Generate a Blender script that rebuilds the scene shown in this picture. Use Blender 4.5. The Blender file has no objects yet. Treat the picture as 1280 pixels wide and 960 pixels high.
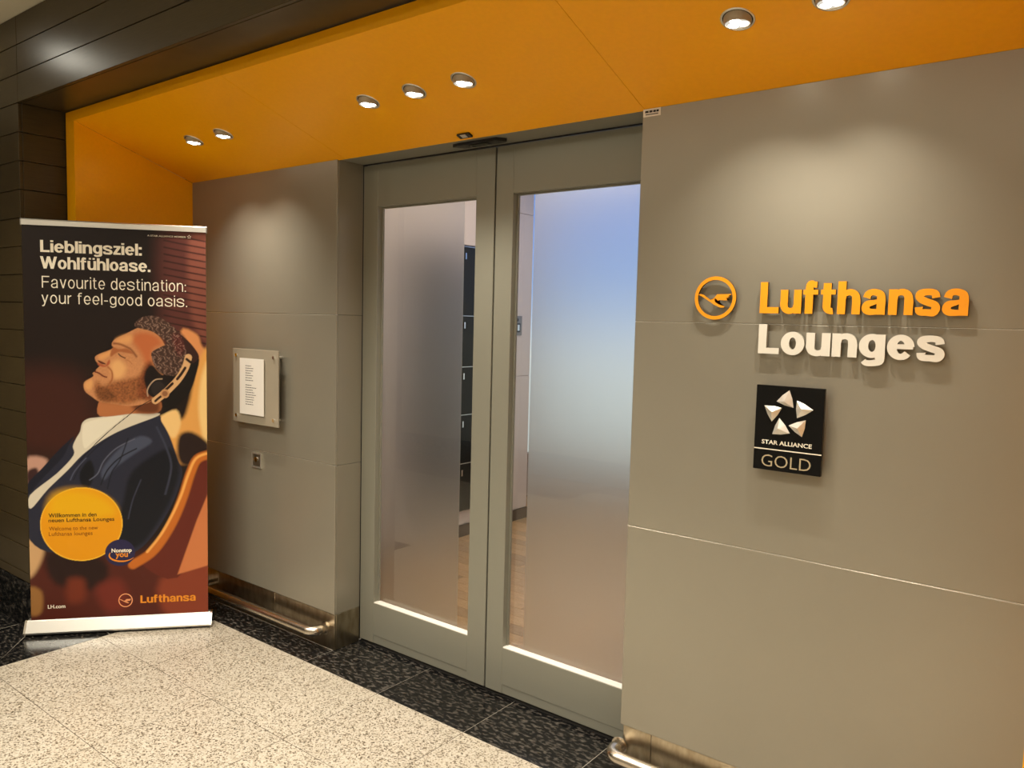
import bpy, bmesh, math, json
import numpy as np
from mathutils import Vector, Matrix
PI = math.pi
scn = bpy.context.scene
C = scn.collection

# ---------------------------------------------------------------- camera
F = 979.9
CAM = Vector((4.5688, -2.6574, 1.7797))
YAW, PITCH, ROLL = -0.6571, -0.0795, -0.0246
fw = Vector((math.sin(YAW)*math.cos(PITCH), math.cos(YAW)*math.cos(PITCH), math.sin(PITCH)))
rt = Vector((math.cos(YAW), -math.sin(YAW), 0))
dn = fw.cross(rt)
r2 = rt*math.cos(ROLL) + dn*math.sin(ROLL)
d2 = -rt*math.sin(ROLL) + dn*math.cos(ROLL)
cam = bpy.data.objects.new('camera', bpy.data.cameras.new('camera'))
C.objects.link(cam)
M = Matrix((r2, -d2, -fw)).transposed().to_4x4()
M.translation = CAM
cam.matrix_world = M
cam.data.sensor_width = 36
cam.data.lens = F/1280*36
cam.data.clip_start = 0.05
scn.camera = cam

# ---------------------------------------------------------------- world, lights, exposure
w = bpy.data.worlds.new('world'); scn.world = w; w.use_nodes = True
w.node_tree.nodes['Background'].inputs['Color'].default_value = (1, .86, .66, 1)
w.node_tree.nodes['Background'].inputs['Strength'].default_value = 0.02
scn.view_settings.view_transform = 'Standard'
scn.view_settings.look = 'None'
scn.view_settings.gamma = 1
scn.view_settings.exposure = -0.02
scn.view_settings.use_curve_mapping = False

def aim(o, d):
    o.rotation_euler = Vector(d).to_track_quat('-Z', 'Y').to_euler()
def area(name, loc, d, sx, sy, watts, col):
    l = bpy.data.lights.new(name, 'AREA'); l.shape = 'RECTANGLE'; l.size = sx; l.size_y = sy
    l.energy = watts; l.color = col
    o = bpy.data.objects.new(name, l); C.objects.link(o); o.location = loc; aim(o, d); return o
def spot(name, loc, d, watts, col, ang=70, blend=.6, rad=.03):
    l = bpy.data.lights.new(name, 'SPOT'); l.energy = watts; l.color = col
    l.spot_size = math.radians(ang); l.spot_blend = blend; l.shadow_soft_size = rad
    o = bpy.data.objects.new(name, l); C.objects.link(o); o.location = loc; aim(o, d); return o
WARM = (1, .93, .80)
# unseen corridor area lights, added as fill for floor and wall
for x_, sx_, w_ in ((2.1, 4.2, 116), (5.6, 2.6, 68)):
    o = area('corridor_fill', (x_, -2.15, 3.28), (0, 0, -1), sx_, .6, w_, WARM); o.data.spread = math.radians(118)
area('corridor_fill', (2.6, -3.6, 3.28), (0, 0, -1), 8.0, .6, 72, WARM)
area('ceiling_fill', (-1.2, -2.2, 2.95), (0, 0, 1), 2.2, .1, 6, WARM)  # upward fill added to brighten the ceiling, no cove there
spot('corridor_spot', (-.44, -1.345, 3.26), (0, 0, -1), 2.6, (1, .95, .8), 178, .1, .06)
# lounge lights
area('lounge_light', (1.6, 1.7, 3.15), (0, 0, -1), 1.6, 1.6, 34, (1, .82, .66))
area('lounge_light', (-1.5, 2.6, 3.15), (0, 0, -1), 1.6, 1.6, 14, (1, .82, .66))

# ---------------------------------------------------------------- helpers
def mesh_obj(name, bm, m=None, parent=None, smooth=False):
    me = bpy.data.meshes.new(name); bm.normal_update(); bm.to_mesh(me); bm.free()
    if m:
        for q in (m if isinstance(m, (list, tuple)) else [m]): me.materials.append(q)
    if smooth:
        me.polygons.foreach_set('use_smooth', [True]*len(me.polygons))
    o = bpy.data.objects.new(name, me); C.objects.link(o)
    if parent: o.parent = parent
    return o
def struct(name, bm=None, m=None, parent=None):
    o = mesh_obj(name, bm, m) if bm else bpy.data.objects.new(name, None)
    if not bm: C.objects.link(o)
    o['kind'] = 'structure'
    return o
def thing(name, label, cat, loc=(0, 0, 0), rz=0, group=None):
    o = bpy.data.objects.new(name, None); C.objects.link(o)
    o.location = loc; o.rotation_euler = (0, 0, rz)
    o['label'] = label; o['category'] = cat
    if group: o['group'] = group
    return o
def lab(o, s): o['label'] = s; return o
def box(bm, x0, x1, y0, y1, z0, z1, bev=0, mi=0):
    vs = [bm.verts.new((x, y, z)) for z in (z0, z1) for y in (y0, y1) for x in (x0, x1)]
    fs = [bm.faces.new([vs[i] for i in q]) for q in ((0,2,3,1),(4,5,7,6),(0,1,5,4),(2,6,7,3),(0,4,6,2),(1,3,7,5))]
    for f in fs: f.material_index = mi
    if bev:
        es = list({e for f in fs for e in f.edges})
        bmesh.ops.bevel(bm, geom=es, offset=bev, segments=1, affect='EDGES')
    return bm
def B(x0, x1, y0, y1, z0, z1, bev=0):
    return box(bmesh.new(), x0, x1, y0, y1, z0, z1, bev)
def prism(bm, pts, axis, a, b, mi=0):
    """extrude a polygon along an axis; pts are the two other coordinates in order"""
    def v(p, c):
        return {0: (c, p[0], p[1]), 1: (p[0], c, p[1]), 2: (p[0], p[1], c)}[axis]
    A = [bm.verts.new(v(p, a)) for p in pts]; D = [bm.verts.new(v(p, b)) for p in pts]
    n = len(pts)
    fs = [bm.faces.new(A), bm.faces.new(D[::-1])]
    for i in range(n): fs.append(bm.faces.new((A[i], D[i], D[(i+1) % n], A[(i+1) % n])))
    for f in fs: f.material_index = mi
    bmesh.ops.recalc_face_normals(bm, faces=fs)
    return bm
def tube(bm, path, rad, n=20, cap=True):
    P = [Vector(p) for p in path]; rings = []
    up = Vector((0, 0, 1))
    for i, p in enumerate(P):
        t = (P[min(i+1, len(P)-1)] - P[max(i-1, 0)]).normalized()
        a = t.cross(up)
        if a.length < .1: a = t.cross(Vector((0, 1, 0)))
        a.normalize(); b = t.cross(a)
        rings.append([bm.verts.new(p + rad*(math.cos(2*PI*k/n)*a + math.sin(2*PI*k/n)*b)) for k in range(n)])
    for A, D in zip(rings, rings[1:]):
        for k in range(n): bm.faces.new((A[k], A[(k+1) % n], D[(k+1) % n], D[k]))
    if cap: bm.faces.new(rings[0][::-1]); bm.faces.new(rings[-1])
    bmesh.ops.recalc_face_normals(bm, faces=bm.faces[:])
    return bm
def disc_cyl(bm, c, ax, rad, h, n=24, r2=None):
    """cylinder from centre c along unit vector ax"""
    ax = Vector(ax).normalized(); a = ax.orthogonal().normalized(); b = ax.cross(a); c = Vector(c)
    r2 = rad if r2 is None else r2
    A = [bm.verts.new(c + rad*(math.cos(2*PI*k/n)*a + math.sin(2*PI*k/n)*b)) for k in range(n)]
    D = [bm.verts.new(c + ax*h + r2*(math.cos(2*PI*k/n)*a + math.sin(2*PI*k/n)*b)) for k in range(n)]
    fs = [bm.faces.new(A[::-1]), bm.faces.new(D)]
    for k in range(n): fs.append(bm.faces.new((A[k], A[(k+1) % n], D[(k+1) % n], D[k])))
    bmesh.ops.recalc_face_normals(bm, faces=fs)
    return bm

# ---------------------------------------------------------------- materials
def srgb(r, g, b): return tuple(((c/255)/12.92 if c/255 <= .04045 else ((c/255+.055)/1.055)**2.4) for c in (r, g, b)) + (1,)
def mat(name, col=(.5, .5, .5), rough=.5, metal=0, spec=.5, emit=None, es=0, coat=0):
    m = bpy.data.materials.new(name); m.use_nodes = True
    b = m.node_tree.nodes['Principled BSDF']
    b.inputs['Base Color'].default_value = (*col[:3], 1)
    b.inputs['Roughness'].default_value = rough
    b.inputs['Metallic'].default_value = metal
    b.inputs['Specular IOR Level'].default_value = spec
    b.inputs['Coat Weight'].default_value = coat
    if emit:
        b.inputs['Emission Color'].default_value = (*emit[:3], 1); b.inputs['Emission Strength'].default_value = es
    return m
def nd(m, t, **kw):
    n = m.node_tree.nodes.new(t)
    for k, v in kw.items(): setattr(n, k, v)
    return n
def lk(m, a, b): m.node_tree.links.new(a, b)
def coords(m, scale=(1, 1, 1), kind='Object'):
    tc = nd(m, 'ShaderNodeTexCoord'); mp = nd(m, 'ShaderNodeMapping')
    mp.inputs['Scale'].default_value = scale
    if kind == 'World':
        g = nd(m, 'ShaderNodeNewGeometry'); lk(m, g.outputs['Position'], mp.inputs['Vector'])
    else: lk(m, tc.outputs[kind], mp.inputs['Vector'])
    return mp.outputs['Vector']
def noise_col(m, c1, c2, scale, detail=4, vec=None, lo=.35, hi=.65, rough_to=None, bump=0, tex='noise'):
    b = m.node_tree.nodes['Principled BSDF']
    n = nd(m, 'ShaderNodeTexNoise'); n.inputs['Scale'].default_value = scale; n.inputs['Detail'].default_value = detail
    if vec is None: vec = coords(m, kind='World')
    lk(m, vec, n.inputs['Vector'])
    r = nd(m, 'ShaderNodeValToRGB'); r.color_ramp.elements[0].position = lo; r.color_ramp.elements[1].position = hi
    r.color_ramp.elements[0].color = (*c1[:3], 1); r.color_ramp.elements[1].color = (*c2[:3], 1)
    lk(m, n.outputs['Fac'], r.inputs['Fac']); lk(m, r.outputs['Color'], b.inputs['Base Color'])
    if bump:
        bp = nd(m, 'ShaderNodeBump'); bp.inputs['Strength'].default_value = bump; bp.inputs['Distance'].default_value = .002
        lk(m, n.outputs['Fac'], bp.inputs['Height']); lk(m, bp.outputs['Normal'], b.inputs['Normal'])
    return n, r
# per-object tone variation
def vary(m, ramp_out, amt):
    b = m.node_tree.nodes['Principled BSDF']
    oi = nd(m, 'ShaderNodeObjectInfo'); mr = nd(m, 'ShaderNodeMapRange')
    mr.inputs['To Min'].default_value = 1-amt; mr.inputs['To Max'].default_value = 1+amt
    lk(m, oi.outputs['Random'], mr.inputs['Value'])
    h = nd(m, 'ShaderNodeHueSaturation'); lk(m, mr.outputs['Result'], h.inputs['Value'])
    lk(m, ramp_out, h.inputs['Color']); lk(m, h.outputs['Color'], b.inputs['Base Color'])

PANEL = mat('satin_taupe_laminate', (.33, .29, .215), .34, .45, .5)
n_, r_ = noise_col(PANEL, (.312, .288, .228), (.332, .306, .243), 1.5, 3)
vary(PANEL, r_.outputs['Color'], .02)
DOORM = mat('taupe_powder_coat', (.255, .247, .197), .40, .25, .5)
ORANGE = mat('orange_laminate', (.95, .43, .001), .34, 0, .4)
noise_col(ORANGE, (.95, .418, .0), (.98, .432, .0), 60, 2)
GAP = mat('dark_joint', (.012, .010, .008), .8)
STEEL = mat('brushed_steel', (.62, .56, .47), .24, 1)
v_ = coords(STEEL, (2, 2, 90), 'World'); noise_col(STEEL, (.56, .50, .42), (.66, .60, .50), 6, 3, v_, .3, .7)
KICK = mat('stained_steel_plate', (.5, .44, .34), .30, 1)
v_ = coords(KICK, (6, 6, 2.5), 'World'); noise_col(KICK, (.34, .28, .19), (.52, .45, .34), 5, 6, v_, .3, .7)
ALU = mat('satin_aluminium', (.80, .79, .74), .3, .85)
CHROME = mat('chrome', (.85, .84, .82), .12, 1)
BLACKP = mat('black_plastic', (.012, .012, .012), .35)
WHITEP = mat('white_sticker_lit_ledge', (.80, .76, .68), .4)  # sticker white, also painted on as the lamplit door ledge
WOOD = mat('dark_walnut_veneer', (.05, .035, .018), .30, 0, .3)
v_ = coords(WOOD, (2.2, 2.2, 45), 'World')
n_, r_ = noise_col(WOOD, (.045, .031, .013), (.062, .044, .019), 5, 8, v_, .3, .7, bump=.06)
vary(WOOD, r_.outputs['Color'], .10)
WOODD = mat('dark_walnut_joint', (.008, .006, .003), .6)
GRAN = mat('black_granite', (.02, .02, .02), .16, 0, .2)
n_, r_ = noise_col(GRAN, (.006, .006, .006), (.13, .113, .095), 52, 6, coords(GRAN, (.6, 1.2, 1), 'World'), .48, .80)
vary(GRAN, r_.outputs['Color'], .25)
TILE = mat('speckled_beige_terrazzo', (.6, .5, .38), .3, 0, .35)
b_ = TILE.node_tree.nodes['Principled BSDF']
vv = coords(TILE, (1, 1, 1), 'World')
vo = nd(TILE, 'ShaderNodeTexVoronoi'); vo.inputs['Scale'].default_value = 170; lk(TILE, vv, vo.inputs['Vector'])
rr = nd(TILE, 'ShaderNodeValToRGB')
els = rr.color_ramp.elements
els[0].position = 0; els[0].color = (.08, .058, .035, 1)
els[1].position = .16; els[1].color = (.19, .152, .105, 1)
e = els.new(.3); e.color = (.39, .34, .26, 1)
e = els.new(.85); e.color = (.52, .47, .385, 1)
sp = nd(TILE, 'ShaderNodeSeparateColor'); lk(TILE, vo.outputs['Color'], sp.inputs['Color'])
lk(TILE, sp.outputs['Red'], rr.inputs['Fac'])
vary(TILE, rr.outputs['Color'], .03)
GROUT = mat('grey_grout', (.09, .07, .05), .8)
GROUTL = mat('light_grout', (.30, .27, .22), .8)
PLANK = mat('oak_floorboard', (.4, .24, .1), .3)
n_, r_ = noise_col(PLANK, (.42, .24, .10), (.60, .37, .17), 4, 6, coords(PLANK, (3, 40, 3), 'World'), .3, .7)
vary(PLANK, r_.outputs['Color'], .22)
CEIL = mat('cream_ceiling', (.72, .66, .50), .7)
HALL = mat('hall_wall_paint', (.42, .37, .29), .6)
LWALL = mat('blush_white_laminate', (.74, .66, .61), .3)
BROWN = mat('brown_skirting', (.085, .055, .035), .45)
BLKGL = mat('black_glass', (.010, .012, .010), .2, 0, .2)
SIGNO = mat('orange_sign_enamel', (.95, .36, .01), .35)
SIGNW = mat('cream_sign_enamel', (.76, .73, .64), .4)
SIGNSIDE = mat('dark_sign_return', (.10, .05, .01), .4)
def print_mat(name, rgb): return mat(name, srgb(*rgb), .4, 0, .3)
PWHITE = print_mat('white_print', (240, 232, 212))
PORANGE = print_mat('orange_print', (226, 140, 40))
PDARK = print_mat('dark_print', (46, 30, 14))
PBROWN = print_mat('brown_print', (130, 70, 10))
def emis(name, col, s):
    m = bpy.data.materials.new(name); m.use_nodes = True; nt = m.node_tree; nt.nodes.clear()
    o = nt.nodes.new('ShaderNodeOutputMaterial'); e = nt.nodes.new('ShaderNodeEmission')
    e.inputs['Color'].default_value = (*col[:3], 1); e.inputs['Strength'].default_value = s
    nt.links.new(e.outputs[0], o.inputs[0]); return m
LENS = emis('lit_led_lens', (1, .95, .85), 14)
# clear glass (thin pane): transparent with a fresnel reflection
def glass(name, tint=(.96, .97, .95), boost=1.0):
    m = bpy.data.materials.new(name); m.use_nodes = True; nt = m.node_tree; nt.nodes.clear()
    o = nt.nodes.new('ShaderNodeOutputMaterial'); t = nt.nodes.new('ShaderNodeBsdfTransparent'); g = nt.nodes.new('ShaderNodeBsdfGlossy')
    fr = nt.nodes.new('ShaderNodeFresnel'); 
    ge = nt.nodes.new('ShaderNodeNewGeometry'); io = nt.nodes.new('ShaderNodeMapRange')
    io.inputs['To Min'].default_value = 1.5; io.inputs['To Max'].default_value = 1/1.5
    nt.links.new(ge.outputs['Backfacing'], io.inputs['Value']); nt.links.new(io.outputs['Result'], fr.inputs['IOR'])
    mu = nt.nodes.new('ShaderNodeMath'); mu.operation = 'MULTIPLY'; mu.inputs[1].default_value = boost; mu.use_clamp = True
    mx = nt.nodes.new('ShaderNodeMixShader')
    t.inputs['Color'].default_value = (*tint, 1); g.inputs['Roughness'].default_value = .0; g.inputs['Color'].default_value = (1, 1, 1, 1)
    nt.links.new(fr.outputs[0], mu.inputs[0]); nt.links.new(mu.outputs[0], mx.inputs[0])
    nt.links.new(t.outputs[0], mx.inputs[1]); nt.links.new(g.outputs[0], mx.inputs[2]); nt.links.new(mx.outputs[0], o.inputs[0])
    return m
GLASS = glass('clear_glass', boost=1.0)
def frost():
    m = bpy.data.materials.new('frosted_film'); m.use_nodes = True
    b = m.node_tree.nodes['Principled BSDF']
    b.inputs['Base Color'].default_value = (.93, .93, .92, 1); b.inputs['Roughness'].default_value = .42
    b.inputs['Transmission Weight'].default_value = 1; b.inputs['IOR'].default_value = 1.3
    b.inputs['Specular IOR Level'].default_value = .2
    return m
FROST = frost()

# ---------------------------------------------------------------- lettering
def catmull(P, closed=False, k=6):
    P = [np.array(p, float) for p in P]; n = len(P); out = []
    if n < 3 and not closed: return [tuple(p) for p in P]
    for i in range(n if closed else n-1):
        g = lambda j: P[j % n] if closed else P[min(max(j, 0), n-1)]
        a, b, c, d = g(i-1), g(i), g(i+1), g(i+2)
        for t in range(k):
            t /= k
            out.append(tuple(.5*((2*b)+(-a+c)*t+(2*a-5*b+4*c-d)*t*t+(-a+3*b-3*c+d)*t**3)))
    if not closed: out.append(tuple(P[-1]))
    return out
def ribbon_pts(pts, ws, closed=False):
    """smoothed centre line with a width per point -> left and right edges"""
    Q = catmull([(p[0], p[1], w_) for p, w_ in zip(pts, ws)], closed, 7)
    n = len(Q); L, R = [], []
    for i in range(n):
        a = Q[(i-1) % n] if closed else Q[max(i-1, 0)]
        b = Q[(i+1) % n] if closed else Q[min(i+1, n-1)]
        t = np.array([b[0]-a[0], b[1]-a[1]]); t /= (np.linalg.norm(t)+1e-9)
        h = Q[i][2]/2
        L.append((Q[i][0]-t[1]*h, Q[i][1]+t[0]*h)); R.append((Q[i][0]+t[1]*h, Q[i][1]-t[0]*h))
    for S in (L, R):            # collapse the inner edge of tight bends instead of letting it fold over
        for i in range(1, n):
            t = (Q[i][0]-Q[i-1][0], Q[i][1]-Q[i-1][1])
            if (S[i][0]-S[i-1][0])*t[0]+(S[i][1]-S[i-1][1])*t[1] < 0: S[i] = S[i-1]
    return L, R
def glyph(ch, w, h, X=75, K=100):
    """grotesque letter as overlapping pieces; w stem, h bar thickness; units: cap height 100"""
    W = 44+w*.95
    r = W-w/2; c = w/2
    Xt = X+1.5-h/2; bt = h/2-1.5
    bx = lambda *a: ('box', a)
    def ring(x0, x1, z0, z1):
        cx, cz = (x0+x1)/2, (z0+z1)/2; rx, rz = (x1-x0-w)/2, (z1-z0-h)/2
        pts, ws = [], []
        for k in range(16):
            a = 2*PI*k/16; e = 1.0
            pts.append((cx+rx*math.cos(a), cz+rz*math.sin(a))); ws.append(w*math.cos(a)**2+h*math.sin(a)**2)
        return ('ring', pts, ws)
    arch = ('rib', [(w*.8, X*.62), (c+(r-c)*.2, Xt-X*.09), (c+(r-c)*.55, Xt), (c+(r-c)*.9, Xt-X*.10), (r, X*.56), (r, X*.3), (r, 0)], [h*.6, h*.85, h, (h+w)/2, w, w, w])
    if ch == 'L': return [bx(0, 0, w, K), bx(0, 0, 62, h*1.05)], 62
    if ch == 'F': return [bx(0, 0, w, K), bx(0, K-h, 60, K), bx(0, K*.46, 54, K*.46+h)], 60
    if ch == 'l': return [bx(0, 0, w, K)], w
    if ch == 'i': return [bx(0, 0, w, X), bx(0, K-max(h*.9, 11), w, K)], w
    if ch in 'nh':
        return [bx(0, 0, w, X if ch == 'n' else K), arch], W
    if ch == 'r':
        return [bx(0, 0, w, X), ('rib', [(w*.7, X*.58), (w*1.0, X*.80), (w+14, X-h*.55), (w+20, X-h*.5)], [h*.6, h*.9, h*1.05, h*1.1])], w+20
    if ch in 'uü':
        rib = ('rib', [(c, X), (c, X*.5), (c, X*.36), (c+(r-c)*.12, bt+X*.08), (c+(r-c)*.45, bt), (c+(r-c)*.8, bt+X*.09), (W-w*.8, X*.38)], [w, w, w, (h+w)/2, h, h*.85, h*.6])
        ps = [rib, bx(W-w, 0, W, X)]
        if ch == 'ü':
            d = max(w*.8, 10); ps += [bx(W*.5-d*1.35, K-d*.85, W*.5-d*.35, K), bx(W*.5+d*.35, K-d*.85, W*.5+d*1.35, K)]
        return ps, W
    if ch == 'f':
        return [('rib', [(c+7, 0), (c+7, X*.5), (c+7, K*.80), (c+11, K*.93), (c+22, K+.5-h/2), (c+30, K-h/2)], [w, w, w, w*.9, h, h]), bx(0, X-h*.8, w+22, X)], w+26
    if ch == 't':
        return [('rib', [(c+7, K*.95), (c+7, X*.5), (c+7, X*.3), (c+10, bt+X*.08), (c+20, bt+1), (c+26, bt+1.5)], [w, w, w, w*.9, h, h]), bx(0, X-h*.8, w+20, X)], w+22
    if ch == 'o': return [ring(0, W+1, -1.5, X+1.5)], W+1
    if ch == 'b': return [ring(0, W+1, -1.5, X+1.5), bx(0, 0, w, K)], W+1
    if ch == 'd': return [ring(0, W+1, -1.5, X+1.5), bx(W+1-w, 0, W+1, K)], W+1
    if ch == 'g':
        return [ring(0, W, 1, X+1.5), bx(W-w, 4, W, X),
                ('rib', [(r, X*.3), (r, 2), (r-2, -10), (c+(r-c)*.55, -22+h*.35), (c+(r-c)*.2, -19+h*.2), (c+1, -9)], [w, w, w*.9, h, h*.95, h*.8])], W
    if ch == 'a':
        return [('rib', [(c+1, X*.66), (c+(r-c)*.14, X*.83), (c+(r-c)*.5, Xt), (c+(r-c)*.9, Xt-X*.09), (r-1, X*.60), (r-1, X*.3), (r-1, 10), (r-1, 0)], [w*.9, h*1.05, h, (h+w)/2, w, w, w, w]),
                ('rib', [(r, X*.58), (c+(r-c)*.55, X*.49), (c+(r-c)*.12, X*.42), (c-1, X*.26), (c+(r-c)*.1, X*.10+bt*.4), (c+(r-c)*.42, bt), (r-6, X*.14), (r-2, X*.34)], [h*.6, h*.75, (h+w)*.47, w*.95, (h+w)*.48, h*.95, h*.8, h*.5])], W+3
    if ch == 's':
        a, b2 = c, 56-c+w*.45
        return [('rib', [(b2, X*.67), (b2-4, X*.84), ((a+b2)/2, Xt), (a+3, X*.87-h*.12), (a, X*.72), (a+7, X*.59), ((a+b2)/2+2, X*.49), (b2-3, X*.40), (b2, X*.25), (b2-6, X*.11), ((a+b2)/2, bt), (a+2, X*.13), (a-1, X*.31)],
                 [w*.9, h*1.05, h, (h+w)*.5, w*.97, (h+w)*.48, h*1.08, (h+w)*.48, w*.97, (h+w)*.5, h, h*1.05, w*.9])], b2+w/2
    if ch == 'e':
        cx, cz, rx, rz = (W+1)/2, X/2, (W+1-w)/2, (X+3-h)/2
        pts, ws = [], []
        for k in range(0, 15):
            a = (2+ k*(322-2)/14)*PI/180
            pts.append((cx+rx*math.cos(a), cz+rz*math.sin(a))); ws.append(w*math.cos(a)**2+h*math.sin(a)**2)
        ws[-1] *= .85
        return [('rib', pts, ws), bx(w*.55, X*.43, W-w*.15+1, X*.43+h*.78)], W+1
    if ch == 'z':
        return [bx(0, 0, 50, h), bx(2, X-h, 50, X), ('poly', [(0, h*.9), (w*1.15, h*.9), (50, X-h*.9), (50-w*1.15, X-h*.9)])], 50
    if ch == 'v':
        return [('poly', [(0, X), (w*1.05, X), (26+w*.5, 0), (26-w*.5, 0)]), ('poly', [(52, X), (52-w*1.05, X), (26-w*.5, 0), (26+w*.5, 0)])], 52
    if ch == 'y':
        return [('poly', [(0, X), (w*1.05, X), (26+w*.5, 2), (26-w*.5, 2)]), ('poly', [(52, X), (52-w*1.05, X), (20-w*.5, -14), (20+w*.5, -14)]),
                ('rib', [(20, -10), (16, -20), (4, -24+h/2)], [w, h, h])], 52
    if ch == 'W':
        u = 25
        P_ = []
        for k, (a, b) in enumerate(((0, 1), (2, 1), (2, 3), (4, 3))):
            xa, xb = a*u+w*.5, b*u+w*.5
            P_.append(('poly', [(xa-w*.52, K), (xa+w*.52, K), (xb+w*.52, 0), (xb-w*.52, 0)]))
        return P_, 4*u+w
    if ch == 'H': return [bx(0, 0, w, K), bx(66-w, 0, 66, K), bx(0, K*.42, 66, K*.42+h)], 66
    if ch == 'c':
        g = glyph('e', w, h)[0][0]; return [('rib', [(p[0], p[1]) for p in g[1][1:]], g[2][1:])], W
    if ch == 'm':
        return [bx(0, 0, w, X), arch, ('rib', [(p[0]+r-c, p[1]) for p in arch[1]], arch[2])], W+r-c
    if ch == ':': d = max(w, 10); return [bx(0, 0, d, d), bx(0, X*.70, d, X*.70+d)], d
    if ch == '.': d = max(w, 10); return [bx(0, 0, d, d)], d
    if ch == '-': return [bx(0, X*.40, 30, X*.40+h)], 30
    return [], 24
def add_piece(bm, pc, fx, fz, y0, y1):
    """front face at y0 (towards -y), back at y1"""
    def strip(L, R, closed):
        n = len(L)
        fL = [bm.verts.new((fx(a), y0, fz(b))) for a, b in L]; fR = [bm.verts.new((fx(a), y0, fz(b))) for a, b in R]
        bL = [bm.verts.new((fx(a), y1, fz(b))) for a, b in L]; bR = [bm.verts.new((fx(a), y1, fz(b))) for a, b in R]
        m_ = n if closed else n-1
        for i in range(m_):
            j = (i+1) % n
            bm.faces.new((fL[i], fR[i], fR[j], fL[j])).material_index = 0
            bm.faces.new((bL[i], bL[j], bR[j], bR[i])).material_index = 1
            bm.faces.new((fL[i], fL[j], bL[j], bL[i])).material_index = 1
            bm.faces.new((fR[i], bR[i], bR[j], fR[j])).material_index = 1
        if not closed:
            bm.faces.new((fL[0], bL[0], bR[0], fR[0])).material_index = 1
            bm.faces.new((fL[-1], fR[-1], bR[-1], bL[-1])).material_index = 1
    if pc[0] == 'box':
        x0, z0, x1, z1 = pc[1]; strip([(x0, z0), (x0, z1)], [(x1, z0), (x1, z1)], False)
    elif pc[0] == 'poly':
        q = pc[1]
        A = [bm.verts.new((fx(a), y0, fz(b))) for a, b in q]; D = [bm.verts.new((fx(a), y1, fz(b))) for a, b in q]
        bm.faces.new(A); bm.faces.new(D[::-1]).material_index = 1
        for i in range(len(q)): bm.faces.new((A[i], D[i], D[(i+1) % len(q)], A[(i+1) % len(q)])).material_index = 1
    else:
        L, R = ribbon_pts(pc[1], pc[2], pc[0] == 'ring'); strip(L, R, pc[0] == 'ring')
def layout(text, w, h, track, space=26):
    x, out = 0, []
    for ch in text:
        if ch == ' ': x += space; continue
        ps, adv = glyph(ch, w, h); out.append((ch, x, ps)); x += adv+track
    return out, x-track
def word(name, text, x0, x1, zb, cap, w, h, track, y0, y1, mats, parent, per_letter=False, space=26):
    """word whose ink runs from x0 to x1 with its baseline at zb; per_letter gives one part per letter"""
    lay, tot = layout(text, w, h, track, space)
    s = (x1-x0)/tot; k = cap/100.0; res = []
    bm = None
    for i, (ch, px, ps) in enumerate(lay):
        if bm is None or per_letter: bm = bmesh.new()
        fx = lambda a, px=px: x0+(px+a)*s
        fz = lambda b: zb+b*k
        for q, pc in enumerate(ps): add_piece(bm, pc, fx, fz, y0-q*.00004, y1)
        if per_letter:
            bmesh.ops.recalc_face_normals(bm, faces=bm.faces[:]); res.append(mesh_obj(name, bm, mats, parent))
    if not per_letter:
        bmesh.ops.recalc_face_normals(bm, faces=bm.faces[:]); res.append(mesh_obj(name, bm, mats, parent))
    return res
def text_part(name, s, x0, x1, z0, z1, y, m, parent, bold=0, thick=.0004):
    """small print with the built-in font, fitted to a box in the local xz plane"""
    cu = bpy.data.curves.new('text', 'FONT'); cu.body = s; cu.offset = bold; cu.resolution_u = 3
    o = bpy.data.objects.new('text', cu); C.objects.link(o)
    me = bpy.data.meshes.new_from_object(o.evaluated_get(bpy.context.evaluated_depsgraph_get()))
    bpy.data.objects.remove(o); bpy.data.curves.remove(cu)
    me.name = name
    co = np.empty(len(me.vertices)*3); me.vertices.foreach_get('co', co); co = co.reshape(-1, 3)
    mn, mx = co.min(0), co.max(0)
    nx = x0+(co[:, 0]-mn[0])/(mx[0]-mn[0])*(x1-x0); nz = z0+(co[:, 1]-mn[1])/(mx[1]-mn[1])*(z1-z0)
    co = np.stack([nx, np.full(len(nx), y), nz], 1)
    me.vertices.foreach_set('co', co.ravel()); me.materials.clear(); me.materials.append(m); me.update()
    ob = bpy.data.objects.new(name, me); C.objects.link(ob); ob.parent = parent
    return ob

# ================================================================ LARGE STRUCTURE
A_, B_, E_ = 1.362, 3.103, 4.465         # door bay left/right, portal right end
ZB, Z1, Z2, ZT = .198, 1.002, 1.792, 2.58
RC = .175                                 # recess of the doors
YW = -.918                                # face of the wood-clad front wall
XO = -.113
HZ0, HZT = 2.868, 3.312                   # header bottom, corridor ceiling
XR = E_+.113
YF = -4.3                                 # opposite hall wall

# floor
fl = struct('floor', B(-3.0, 7.4, YF, 4.2, -.12, -.0012), GROUT)
PIT, X0, Y0 = .5432, .2625, -.177
g = .0015
def tile(x0, x1, y0, y1, m, name):
    o = mesh_obj(name, B(x0+g, x1-g, y0+g, y1-g, -.0008 if m is GRAN else -.0011, 0), m, fl); return o
for i in range(12):
    for j in range(7):
        x0, y1 = X0+i*PIT, Y0-j*.535
        tile(x0, x0+PIT, y1-.535, y1, TILE, 'tile')
# pale grout bed under the granite
bm = bmesh.new(); box(bm, -3.0, X0, -1.247, 0, -.0014, -.0009); box(bm, X0, 5.4, Y0, RC+.07, -.0014, -.0009)
mesh_obj('grout_bed', bm, GROUTL, fl)
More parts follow.
